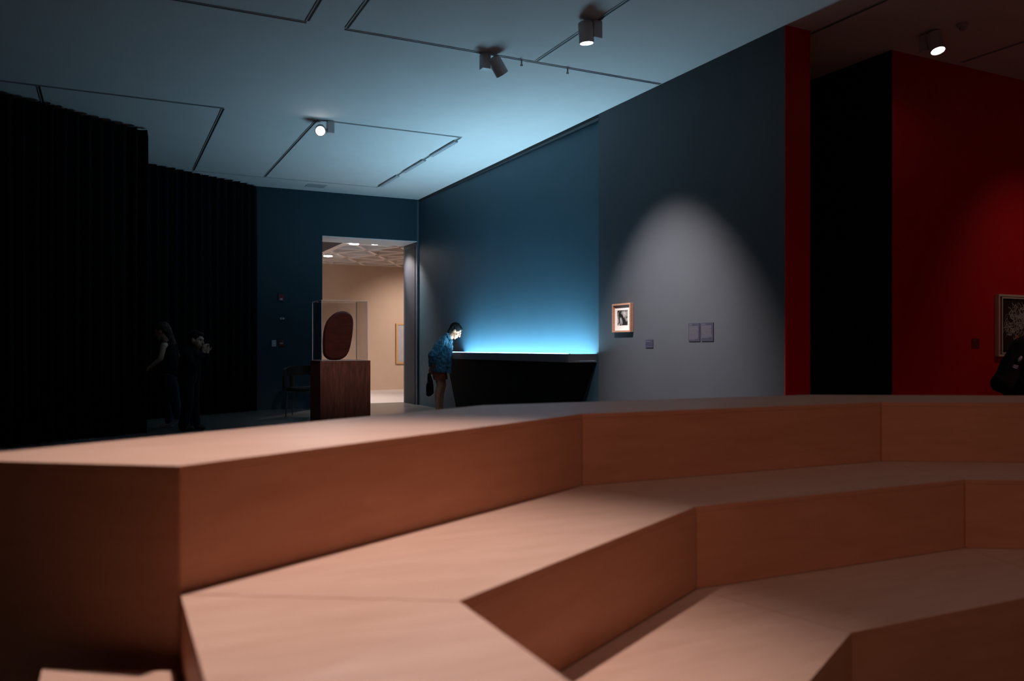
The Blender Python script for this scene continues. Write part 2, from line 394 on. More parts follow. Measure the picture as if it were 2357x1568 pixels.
v = root('ceiling_vent', (3.56, 15.68, H), 'small square ceiling vent near the doorway wall', 'vent')
mk('frame', *boxes([(3.38, 3.74, 15.52, 15.545, H - .008, H - .0003), (3.38, 3.74, 15.815, 15.84, H - .008, H - .0003), (3.38, 3.405, 15.5455, 15.8145, H - .008, H - .0003), (3.715, 3.74, 15.5455, 15.8145, H - .008, H - .0003)]), 'track_lip', v)
for k in range(7): box('slat', 3.4055, 3.7145, 15.555 + k * .037, 15.577 + k * .037, H - .007, H - .0003, 'plate_grey', v)

# ------------------------------------------------------------------ spotlights
def spotlight(px, py, side, aim, label, watts, lit=True, cone=60, blend=.9, color=(1, .9, .86), light_off=.03, group=None, face_r=.07, light_aim=None, box_h=.17, radius=.06):
    """mount box hangs from the track at (px,py); head sits to `side` (unit plan vector) and points at `aim`"""
    r = root('spotlight', (px, py, H), label, 'spotlight', group)
    box('mount_box', px - .045, px + .045, py - .045, py + .045, H - box_h, H - .008, 'white_metal', r, bevel=.004)
    s = Vector((side[0], side[1], 0)); c = Vector((px, py, H - box_h * .72)) + s * .135
    d = (Vector(aim) - c).normalized()
    mk('swivel', *tube(Vector((px, py, c.z)) + s * .044, c - s * .06, .02, 12), 'white_metal', r)
    L = .2; p0 = c - d * .1
    hdo = mk('lamp_head', *lathe(p0, p0 + d, [(0, face_r * .78), (.012, face_r * .98), (.03, face_r), (L, face_r), (L, face_r * .88), (L - .015, face_r * .86)], 32), 'white_metal', r)
    q = p0 + d * (L - .0145); mk('lens', *lathe(q, q + d, [(0, face_r * .85), (.004, face_r * .8)], 32), 'lamp_face' if lit else 'lamp_face_off', hdo)
    if watts:
        ld = bpy.data.lights.new('lamp_light', 'SPOT'); ld.energy = watts; ld.color = color; ld.spot_size = math.radians(cone); ld.spot_blend = blend; ld.shadow_soft_size = radius
        lo = bpy.data.objects.new('lamp_light', ld); COL.objects.link(lo); lo.parent = r
        lo.location = world_of(r).inverted() @ (q + d * light_off)
        dd = (Vector(light_aim) - (q + d * light_off)).normalized() if light_aim else d
        lo.rotation_euler = dd.to_track_quat('-Z', 'Y').to_euler()
    return r
spotlight(3.55, 7.84, (.97, -.24), (X_W, 8.2, 1.45), 'white ceiling spotlight turned away towards the framed photograph on the grey wall', P_WALLSPOT, True, 60, 1.0, (1, .84, .78), light_aim=(X_W, 7.62, .8))
bt = pw(820, 1000, 2.9)
spotlight(2.72, 11.12, (-.9, .44), (.4, 2.6, .6), 'lit white ceiling spotlight shining straight out above the glass-topped plinth', P_TOWARDS, True, 34, .8, (1, .93, .95))
spotlight(4.14, 6.60, (-.75, .1), (4.45, 6.75, 0), 'lit white ceiling spotlight beside the grey wall pointing steeply down', 30, True, 50, .9, (1, .9, .88))
spotlight(7.25, 5.45, (-.25, -.97), (6.9, 4.0, 0), 'lit ceiling spotlight in the dim red room above the corner', 12, True, 50, .9, (1, .8, .75))
sd = root('smoke_detector', (7.30, 5.10, H), 'small round ceiling sensor beside the red-room spotlight', 'sensor')
mk('base', *lathe((7.30, 5.10, H - .0005), (7.30, 5.10, 0), [(0, .05), (.03, .05), (.04, .042)], 20), 'track_lip', sd)
mk('cap', *lathe((7.30, 5.10, H - .041), (7.30, 5.10, 0), [(0, .032), (.025, .026)], 16), 'plate_grey', sd)
# out of frame, above the seating and in the red room
spotlight(.86, 2.68, (-.6, .2), (.46, 1.95, .6), 'ceiling spotlight pointing straight down on the tiered bench', P_BENCH, True, 54, 1.0, (1, .80, .74))
spotlight(3.2, 1.6, (.4, .3), (4.2, 2.2, 0), 'added unseen fill spotlight above the curved side of the tiered bench', P_BENCH_FILL, True, 90, 1.0, (1, .76, .68))  # added fill lamp for soft light on the right of the bench
spotlight(.45, -1.4, (.3, .6), (*plan(1.3, 3.6), .8), 'added unseen spotlight from behind brightening the faceted bench risers', 150, True, 62, 1.0, (1, .62, .5))  # added lamp behind the camera, lifts the dim risers
spotlight(9.3, 3.6, (.3, .9), (9.6, 5.88, 1.15), 'ceiling spotlight aimed at the abstract painting on the red wall', P_RED, True, 70, 1.0, (1, .85, .78))
spotlight(2.07, 5.2, (.3, .9), (2.80, 10.9, 1.35), 'added unseen spotlight brightening the pebble-shaped sculpture and its plinth', 330, True, 20, 1.0, (1, .88, .84))  # added lamp, brightens the dark plinth front and sculpture
spotlight(8.2, 1.8, (.3, .6), (7.8, 2.2, 0), 'added unseen spotlight on the red-room floor for bounce light', 520, True, 95, 1.0, (1, .36, .27))  # added lamp; its floor bounce warms the red-room ceiling and walls
# beige gallery downlights
for (qx, qy, lab, en) in ((815, 562, 'bright round downlight on the coffered ceiling beside the soffit', .9), (755, 590, 'bright round downlight low on the coffered ceiling near the far wall', .8)):
    p = pw(qx, qy, FPX * (ZB - .05 - EYE) / (HY - qy)); r = root('downlight', (p.x, p.y, 3.949), lab, 'downlight')
    mk('housing', *lathe((p.x, p.y, 3.9485), (p.x, p.y, 0), [(0, .03), (.40, .03), (.41, .115), (.50, .115), (.50, .108)], 24), 'white_metal', r)
    mk('lens', *lathe((p.x, p.y, 3.9485 - .501), (p.x, p.y, 0), [(0, .105), (.012, .10)], 24), 'downlight_face', r)
    ld = bpy.data.lights.new('lamp_light', 'SPOT'); ld.energy = P_BEIGE * en; ld.color = (1, .88, .83); ld.spot_size = math.radians(120); ld.spot_blend = 1; ld.shadow_soft_size = .08
    lo = bpy.data.objects.new('lamp_light', ld); COL.objects.link(lo); lo.parent = r; lo.location = (0, 0, -.56)
def wash(x, y, aim, en, lab, cone=75):
    r = root('downlight', (x, y, 3.949), lab, 'downlight')
    mk('housing', *lathe((x, y, 3.9485), (x, y, 0), [(0, .03), (.40, .03), (.41, .115), (.50, .115), (.50, .108)], 24), 'white_metal', r)
    mk('lens', *lathe((x, y, 3.9485 - .501), (x, y, 0), [(0, .105), (.012, .10)], 24), 'downlight_face', r)
    ld = bpy.data.lights.new('lamp_light', 'SPOT'); ld.energy = en; ld.color = (1, .88, .83); ld.spot_size = math.radians(cone); ld.spot_blend = 1; ld.shadow_soft_size = .08
    lo = bpy.data.objects.new('lamp_light', ld); COL.objects.link(lo); lo.parent = r; lo.location = (0, 0, -.56)
    lo.rotation_euler = (Vector(aim) - Vector((x, y, 3.39))).to_track_quat('-Z', 'Y').to_euler()
wash(8.2, 19.6, (7.6, YF, 1.3), P_BEIGE * .95, 'downlight on the coffered ceiling washing the far beige wall')
wash(5.2, 17.23, (5.79, 16.62, 2.7), 380, 'downlight on the coffered ceiling facing the doorway jamb', 50)

# ------------------------------------------------------------------ things on the walls
def frame_parts(r, x0, x1, z0, z1, wd, dep, m, axis, at, sgn):
    """four frame bars; axis 'x' = hangs on a wall of constant x (bars span y), sgn = direction out of the wall"""
    def bar(a0, a1, b0, b1):
        o0, o1 = sorted((at + sgn * .003, at + sgn * dep))
        if axis == 'x': box('frame_bar', o0, o1, a0, a1, b0, b1, m, r, bevel=.002)
        else: box('frame_bar', a0, a1, o0, o1, b0, b1, m, r, bevel=.002)
    bar(x0, x1, z1 - wd, z1); bar(x0, x1, z0, z0 + wd); bar(x0, x0 + wd, z0 + wd + .0003, z1 - wd - .0003); bar(x1 - wd, x1, z0 + wd + .0003, z1 - wd - .0003)
def wy(px): # y on the grey wall at image column px
    v = FW * FPX + RT * (px - CX); return v.y * X_W / v.x
def wz(px, py):
    v = FW * FPX + RT * (px - CX); return EYE + (HY - py) * X_W / v.x
ya, yb_ = wy(1458.5), wy(1416.5); za, zt = wz(1437, 765), wz(1437, 699)
r = root('framed_photograph', (X_W, (ya + yb_) / 2, za), 'small black-and-white photograph in a pale oak frame on the grey wall', 'picture')
frame_parts(r, ya, yb_, za, zt, .022, .052, 'oak_frame', 'x', X_W, -1)
box('mat_board', X_W - .022, X_W - .0035, ya + .0225, yb_ - .0225, za + .0225, zt - .0225, 'mat_board', r)
m = bpy.data.materials.new('photo_print'); m.use_nodes = True; nt = m.node_tree; b = nt.nodes['Principled BSDF']
tc = nt.nodes.new('ShaderNodeTexCoord'); n = nt.nodes.new('ShaderNodeTexNoise'); n.inputs['Scale'].default_value = 9; n.inputs['Detail'].default_value = 3; n.inputs['Distortion'].default_value = .8
rp = nt.nodes.new('ShaderNodeValToRGB'); rp.color_ramp.elements[0].position = .42; rp.color_ramp.elements[0].color = (.01, .01, .01, 1); rp.color_ramp.elements[1].position = .60; rp.color_ramp.elements[1].color = (.5, .5, .5, 1)
nt.links.new(tc.outputs['Object'], n.inputs['Vector']); nt.links.new(n.outputs['Fac'], rp.inputs[0]); nt.links.new(rp.outputs[0], b.inputs['Base Color']); MM['photo_print'] = m
box('print', X_W - .0235, X_W - .0222, wy(1451.5) + .03, wy(1427.5) + .03, wz(1440, 749), wz(1440, 714), 'photo_print', r)
def text_panel(p0, p1, q0, q1, label, title, lines, foot, seed, name='text_panel'):
    rnd = random.Random(seed); y0, y1 = wy(p1), wy(p0); z0, z1 = wz((p0 + p1) / 2, q1), wz((p0 + p1) / 2, q0)
    r = root(name, (X_W, (y0 + y1) / 2, z0), label, 'sign')
    box('board', X_W - .007, X_W - .001, y0, y1, z0, z1, 'label_slate', r)
    R = []; wdt = y1 - y0; hgt = z1 - z0
    def row(zc, h, u0, u1):
        # u measured from the reader's left (larger y) ; words separated by gaps
        u = u0
        while u < u1 - .005:
            l = min(rnd.uniform(.03, .11), u1 - u); R.append((X_W - .0085, X_W - .0072, y1 - wdt * (u + l), y1 - wdt * u, zc - h / 2, zc + h / 2)); u += l + .018
    row(z1 - hgt * title[0], hgt * .022, .06, title[1])
    t0, t1, nn = lines
    for k in range(nn): row(z1 - hgt * (t0 + (t1 - t0) * k / max(1, nn - 1)), hgt * .011, .06, rnd.uniform(.80, .91) if k < nn - 1 else .6)
    if foot: row(z1 - hgt * foot, hgt * .02, .08, .8)
    if R: tag(mk('text_lines', *boxes(R), 'label_text', r), kind='stuff')
text_panel(1586, 1612, 744.5, 786.5, 'slate-blue text panel with longer text, beside its twin on the grey wall', (.07, .32), (.16, .88, 21), None, 3)
text_panel(1615.5, 1643, 743, 786, 'slate-blue text panel with shorter text, nearer the red wall end', (.07, .36), (.16, .80, 19), None, 4)
text_panel(1487, 1504, 782, 801, 'tiny square caption label on the grey wall below the framed photograph', (.18, .62), (.26, .3, 2), .84, 5, 'caption_label')
# back wall bits
def bwx(px): v = FW * FPX + RT * (px - CX); return v.x * Y_B / v.y
def bwz(px, py): v = FW * FPX + RT * (px - CX); return EYE + (HY - py) * Y_B / v.y
def plate(name, px, py, wd, hg, m, label, cat, extra):
    x, z = bwx(px), bwz(px, py); r = root(name, (x, Y_B, z - hg / 2), label, cat)
    box('body', x - wd / 2, x + wd / 2, Y_B - .03, Y_B - .001, z - hg / 2, z + hg / 2, m, r, bevel=.004)
    en, ew, eh, em, dz = extra
    box(en, x - ew / 2, x + ew / 2, Y_B - .045, Y_B - .0305, z - eh / 2 + dz, z + eh / 2 + dz, em, r, bevel=.003)
plate('alarm_strobe', 646.5, 685, .10, .12, 'alarm_red', 'small red fire-alarm strobe high on the doorway wall', 'alarm', ('strobe_lens', .05, .04, 'switch_white', -.035))
plate('sensor_plate', 649, 733.5, .085, .035, 'plate_grey', 'tiny grey sensor plate on the doorway wall between the alarms', 'plate', ('slot', .03, .012, 'track_dark', 0))
plate('switch_plate', 630, 790.5, .085, .125, 'switch_white', 'white rectangular switch plate beside the red pull station', 'switch', ('toggle', .02, .04, 'white_metal', 0))
plate('alarm_pull_station', 647, 790.5, .10, .12, 'alarm_red', 'dark red fire-alarm pull station beside the white switch plate', 'alarm', ('handle', .07, .025, 'switch_white', .0))
# picture in the beige gallery
r = root('gilt_picture', (7.75, YF, .73), 'pale picture in a thin gold frame on the beige wall', 'picture')
frame_parts(r, 7.335, 8.25, .735, 1.89, .05, .05, 'gold_frame', 'y', YF, -1)
mat('pale_canvas', (.46, .42, .42), .8, .2, noise=.08, nscale=6)
box('canvas', 7.386, 8.199, YF - .03, YF - .0035, .786, 1.839, 'pale_canvas', r)
# painting on the red wall: loose pale strokes on a dark ground
px0, px1, pz0, pz1 = 8.97, 9.93, 1.098, 1.80
r = root('abstract_painting', ((px0 + px1) / 2, Y_RED, pz0), 'dark abstract painting of tangled pale strokes in a double wood frame', 'picture')
frame_parts(r, px0, px1, pz0, pz1, .024, .05, 'pale_wood', 'y', Y_RED, -1)
box('backing', px0 + .0225, px1 - .0225, Y_RED - .02, Y_RED - .0035, pz0 + .0225, pz1 - .0225, 'sculpture_wood', r)
i0, i1, j0, j1 = px0 + .062, px1 - .062, pz0 + .03, pz1 - .03
def bar2(a0, a1, b0, b1): box('inner_bar', a0, a1, Y_RED - .048, Y_RED - .0205, b0, b1, 'pale_wood', r)
bar2(i0, i1, j1 - .016, j1); bar2(i0, i1, j0, j0 + .016); bar2(i0, i0 + .016, j0 + .0163, j1 - .0163); bar2(i1 - .016, i1, j0 + .0163, j1 - .0163)
mat('dark_canvas', (.035, .016, .012), .7, .2, noise=.3, nscale=12); mat('pale_stroke', (.42, .33, .27), .7, .2); mat('orange_stroke', (.5, .12, .03), .6, .3)
box('canvas', i0 + .0165, i1 - .0165, Y_RED - .035, Y_RED - .0206, j0 + .0165, j1 - .0165, 'dark_canvas', r)
rnd = random.Random(21); V, Fs = [], []
xc, zc = 9.38, 1.48
for k in range(240):
    a = rnd.uniform(0, 6.28); rr = rnd.uniform(0, 1) ** .6; x, z = xc + .26 * rr * math.cos(a), zc + .21 * rr * math.sin(a)
    h = rnd.uniform(0, 6.28); cu = rnd.uniform(-22, 22); st = .012; wd = rnd.uniform(.0012, .0052); pts = []
    for s in range(rnd.randint(5, 12)):
        pts.append((x, z, h)); x += st * math.cos(h); z += st * math.sin(h); h += cu * st
    if any(not (i0 + .02 < p[0] < i1 - .02 and j0 + .02 < p[1] < j1 - .02) for p in pts): continue
    b0 = len(V); y = Y_RED - .0356 - .00001 * k
    for (x, z, h) in pts:
        V.append((x - math.sin(h) * wd, y, z + math.cos(h) * wd)); V.append((x + math.sin(h) * wd, y, z - math.cos(h) * wd))
    for s in range(len(pts) - 1): Fs.append((b0 + 2 * s, b0 + 2 * s + 1, b0 + 2 * s + 3, b0 + 2 * s + 2))
tag(mk('paint_strokes', V, Fs, 'pale_stroke', r), kind='stuff')
mk('orange_dab', *lathe((9.315, Y_RED - .0355, 1.315), (9.315, 0, 1.315), [(0, .026), (.002, .02)], 9), 'orange_stroke', r)
r = root('caption_label', (8.63, Y_RED, 1.24), 'faint dark caption card on the red wall beside the abstract painting', 'sign')
mat('label_red', (.16, .012, .012), .6, .3); mat('label_red_text', (.25, .08, .07), .6, .3)
box('board', 8.57, 8.70, Y_RED - .006, Y_RED - .001, 1.19, 1.30, 'label_red', r)
tag(mk('text_lines', *boxes([(8.58, 8.65, Y_RED - .0075, Y_RED - .0062, 1.28, 1.287), (8.58, 8.63, Y_RED - .0075, Y_RED - .0062, 1.268, 1.273)]), 'label_red_text', r), kind='stuff')

# ------------------------------------------------------------------ plinth, acrylic cover, sculpture
qx0, qx1, qy0, qy1, qz = 2.484, 3.161, 10.705, 11.30, 1.024
r = root('plinth', (2.82, 11.0, 0), 'reddish-brown wood-grained plinth under the acrylic cover', 'plinth')
box('body', qx0 + .002, qx1 - .002, qy0 + .002, qy1 - .002, .02, qz - .018, 'plinth_wood', r)
box('top_panel', qx0, qx1, qy0, qy1, qz - .0175, qz, 'plinth_wood', r, bevel=.002)
box('recessed_base', qx0 + .03, qx1 - .03, qy0 + .03, qy1 - .03, 0, .0195, 'shoe_dark', r)
cx0, cx1, cy0, cy1, cz0, cz1 = qx0 + .028, qx1 - .036, qy0 + .028, qy1 - .028, qz + .0005, 1.822
r = root('acrylic_cover', (2.82, 11.0, cz0), 'clear acrylic box cover enclosing the dark rounded sculpture', 'cover')
t = .006
box('pane', cx0, cx1, cy0, cy0 + t, cz0, cz1 - t, 'acrylic', r); box('pane', cx0, cx1, cy1 - t, cy1, cz0, cz1 - t, 'acrylic', r)
box('pane', cx0, cx0 + t, cy0 + t, cy1 - t, cz0, cz1 - t, 'acrylic', r); box('pane', cx1 - t, cx1, cy0 + t, cy1 - t, cz0, cz1 - t, 'acrylic', r)
box('pane', cx0, cx1, cy0, cy1, cz1 - t + .0003, cz1, 'acrylic', r)
e = .0035
for (x, y) in ((cx0, cy0), (cx1, cy0), (cx0, cy1), (cx1, cy1)): box('edge', x - e, x + e, y - e, y + e, cz0 + .004, cz1 - .002, 'acrylic_edge', r)
for z in (cz0 + .0025, cz1 + .001):
    for y in (cy0, cy1): box('edge', cx0, cx1, y - e, y + e, z - .0025, z + .0025, 'acrylic_edge', r)
    for x in (cx0, cx1): box('edge', x - e, x + e, cy0, cy1, z - .0025, z + .0025, 'acrylic_edge', r)
pts = [(430, 257), (475, 260), (510, 276), (540, 310), (553, 345), (557, 385), (553, 460), (543, 550), (525, 645), (505, 710), (480, 752), (440, 785), (400, 798), (350, 803), (300, 799), (262, 782), (236, 755), (224, 715), (222, 640), (224, 560), (230, 490), (243, 430), (268, 370), (300, 328), (340, 292), (385, 267)]
sc_ = .00584; Vp = [((x / 4.75 + 700 - 783) * sc_, (828.5 - (y / 4.75 + 660)) * sc_) for x, y in pts]
zmin = min(p[1] for p in Vp); sx, sy = 2.80, 11.0
prof = [(-.06, .90), (-.045, .965), (-.02, .995), (.02, .995), (.045, .965), (.06, .90)]
cxp = sum(p[0] for p in Vp) / len(Vp); czp = sum(p[1] for p in Vp) / len(Vp); V, Fs = [], []
for (dy, s) in prof:
    for (x, z) in Vp: V.append((sx + cxp + (x - cxp) * s, sy + dy, qz + .001 + (czp + (z - czp) * s) - zmin + .003 * 0))
n = len(Vp)
for i in range(len(prof) - 1):
    for k in range(n): Fs.append((i * n + k, i * n + (k + 1) % n, (i + 1) * n + (k + 1) % n, (i + 1) * n + k))
Fs.append(tuple(range(n))); Fs.append(tuple((len(prof) - 1) * n + k for k in range(n))[::-1])
o = mk('sculpture', V, Fs, 'sculpture_wood', None, smooth=False); tag(o, 'dark red-brown pebble-shaped sculpture standing inside the clear box', 'sculpture')
for p in o.data.polygons: p.use_smooth = len(p.vertices) == 4

# ------------------------------------------------------------------ chair in the dark by the doorway wall
cl = pw(694, 800, 14.35); r = root('armchair', (cl.x, cl.y, 0), 'black barrel-backed chair with thin metal legs near the doorway wall', 'chair', rz=-TH)
def arc_band(r0, r1, z0, z1, a0, a1, n=24):
    V, Fs = [], []
    for k in range(n + 1):
        a = math.radians(a0 + (a1 - a0) * k / n); zz = 0.05 * math.cos(a - math.pi / 2)
        for (rr, z) in ((r0, z0), (r1, z0), (r1, z1), (r0, z1)): V.append((rr * math.cos(a), rr * math.sin(a), z + (zz if z == z1 else zz * .3)))
    for k in range(n):
        for j in range(4): Fs.append((k * 4 + j, k * 4 + (j + 1) % 4, (k + 1) * 4 + (j + 1) % 4, (k + 1) * 4 + j))
    Fs += [(0, 1, 2, 3), (n * 4 + 3, n * 4 + 2, n * 4 + 1, n * 4)]
    return V, Fs
mk('seat', *lathe((0, 0, .44), (0, 0, 1), [(0, .24), (.015, .262), (.045, .265), (.065, .245), (.07, .1)], 28), 'chair_black', r, local=True)
mk('backrest', *arc_band(.27, .31, .70, .83, -15, 195), 'chair_black', r, local=True)
for a in (-14, 40, 140, 194):
    ca, sa = math.cos(math.radians(a)), math.sin(math.radians(a))
    mk('post', *tube((.285 * ca, .285 * sa, .45), (.285 * ca, .285 * sa, .705), .035, 12), 'chair_black', r, local=True)
for (x, y) in ((-.2, -.18), (.2, -.18), (-.2, .2), (.2, .2)):
    mk('leg', *tube((x, y, .4395), (x * 1.1, y * 1.12, 0), .011, 10), 'chair_metal', r, local=True)
mk('seat_rail', *tube((-.2, -.2, .432), (.2, -.2, .432), .009, 10), 'chair_metal', r, local=True)

# ------------------------------------------------------------------ figures
def rcone(p0, r0, p1, r1, n=14):
    p0, p1 = Vector(p0), Vector(p1); d = p1 - p0; L = d.length
    if L < 1e-5: d = Vector((0, 0, 1)); L = 1e-5
    ax = d / L if L > 1e-4 else Vector((0, 0, 1)); a = ax.orthogonal().normalized(); b = ax.cross(a); V, Fs = [], []
    rings = [(-r0 * math.cos(t), r0 * math.sin(t)) for t in (.25, .6, 1.0, 1.3, math.pi / 2)] + [(L + r1 * math.cos(t), r1 * math.sin(t)) for t in (math.pi / 2, 1.3, 1.0, .6, .25)]
    for (t, rr) in rings:
        for k in range(n): V.append(p0 + ax * t + (a * math.cos(2 * math.pi * k / n) + b * math.sin(2 * math.pi * k / n)) * rr)
    m = len(rings)
    for i in range(m - 1):
        for k in range(n): Fs.append((i * n + k, i * n + (k + 1) % n, (i + 1) * n + (k + 1) % n, (i + 1) * n + k))
    Fs.append(tuple(range(n))[::-1]); Fs.append(tuple((m - 1) * n + k for k in range(n)))
    return V, Fs
def ell(c, ax, n=20):
    """ellipsoid: centre, three axis vectors (with length)"""
    c = Vector(c); e1, e2, e3 = [Vector(v) for v in ax]; V, Fs = [], []; m = 12
    for i in range(m + 1):
        t = .05 + (math.pi - .1) * i / m
        for k in range(n):
            p = 2 * math.pi * k / n; V.append(c + e3 * math.cos(t) + (e1 * math.cos(p) + e2 * math.sin(p)) * math.sin(t))
    for i in range(m):
        for k in range(n): Fs.append((i * n + k, i * n + (k + 1) % n, (i + 1) * n + (k + 1) % n, (i + 1) * n + k))
    Fs.append(tuple(range(n))[::-1]); Fs.append(tuple(m * n + k for k in range(n)))
    return V, Fs
def blob(name, prims, m, parent, voxel=.008, smooth=4, cuts=(), folds=0, fold_scale=.12):
    """fuse overlapping closed primitives into one continuous skin"""
    V, Fs = join(*prims); me = bpy.data.meshes.new('tmp')
    me.from_pydata([tuple(v) for v in V], [], Fs)
    bm = bmesh.new(); bm.from_mesh(me); bmesh.ops.recalc_face_normals(bm, faces=bm.faces[:]); bm.to_mesh(me); bm.free()
    o = bpy.data.objects.new('tmp', me); COL.objects.link(o)
    rm = o.modifiers.new('r', 'REMESH'); rm.mode = 'VOXEL'; rm.voxel_size = voxel
    if smooth: sm = o.modifiers.new('s', 'SMOOTH'); sm.factor = .5; sm.iterations = smooth
    if folds:
        tx = bpy.data.textures.new('folds', 'CLOUDS'); tx.noise_scale = fold_scale; dm = o.modifiers.new('d', 'DISPLACE'); dm.texture = tx; dm.strength = folds; dm.mid_level = .5
    dg = bpy.context.evaluated_depsgraph_get(); dg.update(); me2 = bpy.data.meshes.new_from_object(o.evaluated_get(dg))
    bpy.data.objects.remove(o); me2.name = name
    bm = bmesh.new(); bm.from_mesh(me2)
    for (co, no) in cuts:
        bmesh.ops.bisect_plane(bm, geom=bm.verts[:] + bm.edges[:] + bm.faces[:], plane_co=co, plane_no=no, clear_outer=True)
    bm.to_mesh(me2); bm.free(); me2.materials.clear(); me2.materials.append(MM[m])
    for p in me2.polygons: p.use_smooth = True
    ob = bpy.data.objects.new(name, me2); COL.objects.link(ob); ob.parent = parent
    return ob
class Head:
    def __init__(s, c, fwd, up): s.c = Vector(c); s.f = Vector(fwd).normalized(); s.s = s.f.cross(Vector(up)).normalized(); s.u = s.s.cross(s.f)
    def p(s, f, sd, u): return s.c + s.f * f + s.s * sd + s.u * u
    def e(s, f, sd, u, a, b, c): return ell(s.p(f, sd, u), (s.f * a, s.s * b, s.u * c))
    def skin(s):
        P = [s.e(-.012, 0, .03, .096, .074, .098), s.e(.035, 0, -.05, .058, .054, .06), s.e(.02, 0, -.02, .07, .062, .07), rcone(s.p(.066, 0, -.095), .022, s.p(.06, 0, -.09), .022),
             rcone(s.p(.092, 0, .022), .010, s.p(.113, 0, -.022), .014), s.e(.082, 0, .036, .016, .05, .014), s.e(.088, 0, -.052, .013, .024, .010), s.e(.086, 0, -.070, .013, .022, .009)]
        for q in (-1, 1): P += [s.e(-.012, q * .078, -.002, .024, .010, .034), s.e(.055, q * .045, -.02, .022, .018, .02), rcone(s.p(.098, q * .012, -.025), .009, s.p(.1, q * .013, -.026), .008)]
        return P
    def hair(s, long=0):
        P = [s.e(-.034, 0, .047, .106, .088, .098), s.e(-.075, 0, -.01, .05, .07, .06), s.e(.04, 0, .095, .05, .06, .03)]
        return P
    def eyes(s, parent):
        for q in (-1, 1): mk('eye', *s.e(.079, q * .031, .012, .010, .014, .007), 'eye_dark', parent, local=True, smooth=True)
def hand(wrist, d, palm_n, thumb_s, curl=.6, sc=1.0):
    """palm and five curled fingers; d = pointing direction, palm_n = palm normal (curl side), thumb_s = +-1"""
    w0 = Vector(wrist); d = Vector(d).normalized(); n = Vector(palm_n); n = (n - d * n.dot(d)).normalized(); s = d.cross(n) * thumb_s
    P = [rcone(w0, .026 * sc, w0 + d * .03, .028 * sc), ell(w0 + d * .055 * sc, (d * .052 * sc, s * .042 * sc, n * .019 * sc))]
    for k, (off, L) in enumerate(((.031, .072), (.011, .08), (-.010, .074), (-.030, .058))):
        p = w0 + d * .09 * sc + s * off * sc; a = 0; dirv = d
        for j, fr in enumerate((.45, .32, .26)):
            a += curl * (.5 if j == 0 else .9); dv = d * math.cos(a) + n * math.sin(a); q = p + dv * L * fr * sc
            P.append(rcone(p, (.0095 - j * .0008) * sc, q, (.009 - j * .0008) * sc, 8)); p = q
    p = w0 + d * .035 * sc + s * .03 * sc; q = p + (d * .6 + s * .7 + n * .3).normalized() * .04 * sc; t = q + (d * .8 + s * .15 + n * .5).normalized() * .032 * sc
    P += [rcone(p, .013 * sc, q, .011 * sc, 8), rcone(q, .011 * sc, t, .009 * sc, 8)]
    return P
def figure(px0, dep, label):
    b = pw(px0, HY, dep); s = dep / FPX
    r = root('person', (b.x, b.y, 0), label, 'person', rz=-TH)
    def Q(px, py, v=0.0): return Vector(((px - px0) * s, v, EYE + (HY - py) * s))
    return r, Q
# --- visitor bending over the glowing case
r, Q = figure(1012, 14.14, 'person in a blue denim jacket and rust shorts bending over the glowing case')
hd_ = Head(Q(1048, 763), (.77, 0, -.64), (.64, 0, .77))
limbs = []
for v, du in ((-.10, 0), (.10, 4)):
    limbs += [rcone(Q(1010, 846, v), .095, Q(1014 + du, 888, v), .060), rcone(Q(1014 + du, 888, v), .058, Q(1009 + du, 908, v), .058), rcone(Q(1009 + du, 908, v), .058, Q(1009 + du, 946, v), .037),
              rcone(Q(1009 + du, 946, v), .037, Q(1007 + du, 954, v), .038), rcone(Q(1008 + du, 955, v), .034, Q(1030 + du, 956.5, v), .028)]
legs = limbs[:]
arm = []
for v in (-1, 1):
    arm += [rcone(Q(1023, 786, v * .17), .055, Q(998, 816, v * .24), .045), rcone(Q(998, 816, v * .24), .043, Q(993, 846, v * .09), .028)]
hands = hand(Q(993, 846, -.085), (-.05, .35, -.9), (.2, .9, .2), 1, .75) + hand(Q(993, 846, .085), (-.05, -.35, -.9), (.2, -.9, .2), -1, .75)
torso = [rcone(Q(1010, 846, -.06), .12, Q(1012, 822, -.05), .115), rcone(Q(1010, 846, .06), .12, Q(1012, 822, .05), .115), rcone(Q(1012, 822, -.05), .115, Q(1021, 795, -.06), .12), rcone(Q(1012, 822, .05), .115, Q(1021, 795, .06), .12),
         rcone(Q(1024, 786, -.15), .06, Q(1024, 786, .15), .06), rcone(Q(1030, 780), .07, Q(1044, 768), .055)]
blob('body', hd_.skin() + torso + arm + hands + legs, 'skin_leg', r, .005, 3)
hd_.eyes(r)
blob('hair', hd_.hair() + [rcone(Q(1035, 763, -.03), .036, Q(1035, 763, .03), .036)], 'hair_dark', r, .006, 2, folds=.02, fold_scale=.03)
jk = [rcone(Q(1012, 852, -.09), .135, Q(1013, 826, -.08), .145), rcone(Q(1012, 852, .09), .135, Q(1013, 826, .08), .145), rcone(Q(1013, 826, -.08), .145, Q(1019, 798, -.08), .145), rcone(Q(1013, 826, .08), .145, Q(1019, 798, .08), .145),
      rcone(Q(1023, 787, -.17), .078, Q(1023, 787, .17), .078), rcone(Q(1022, 783, 0), .09, Q(1032, 774, 0), .072),
      rcone(Q(1034, 797, -.10), .05, Q(1034, 868, -.12), .045), rcone(Q(1034, 797, .10), .05, Q(1034, 868, .12), .045), rcone(Q(1037, 786, -.05), .04, Q(1036, 805, -.10), .04)]
for v in (-1, 1): jk += [rcone(Q(1022, 787, v * .18), .085, Q(998, 816, v * .25), .068), rcone(Q(998, 816, v * .25), .068, Q(993.5, 839, v * .11), .048)]
blob('jacket', jk, 'denim_jacket', r, .007, 3, cuts=[(Q(1012, 856), (-.13, 0, -.99))], folds=.05, fold_scale=.06)
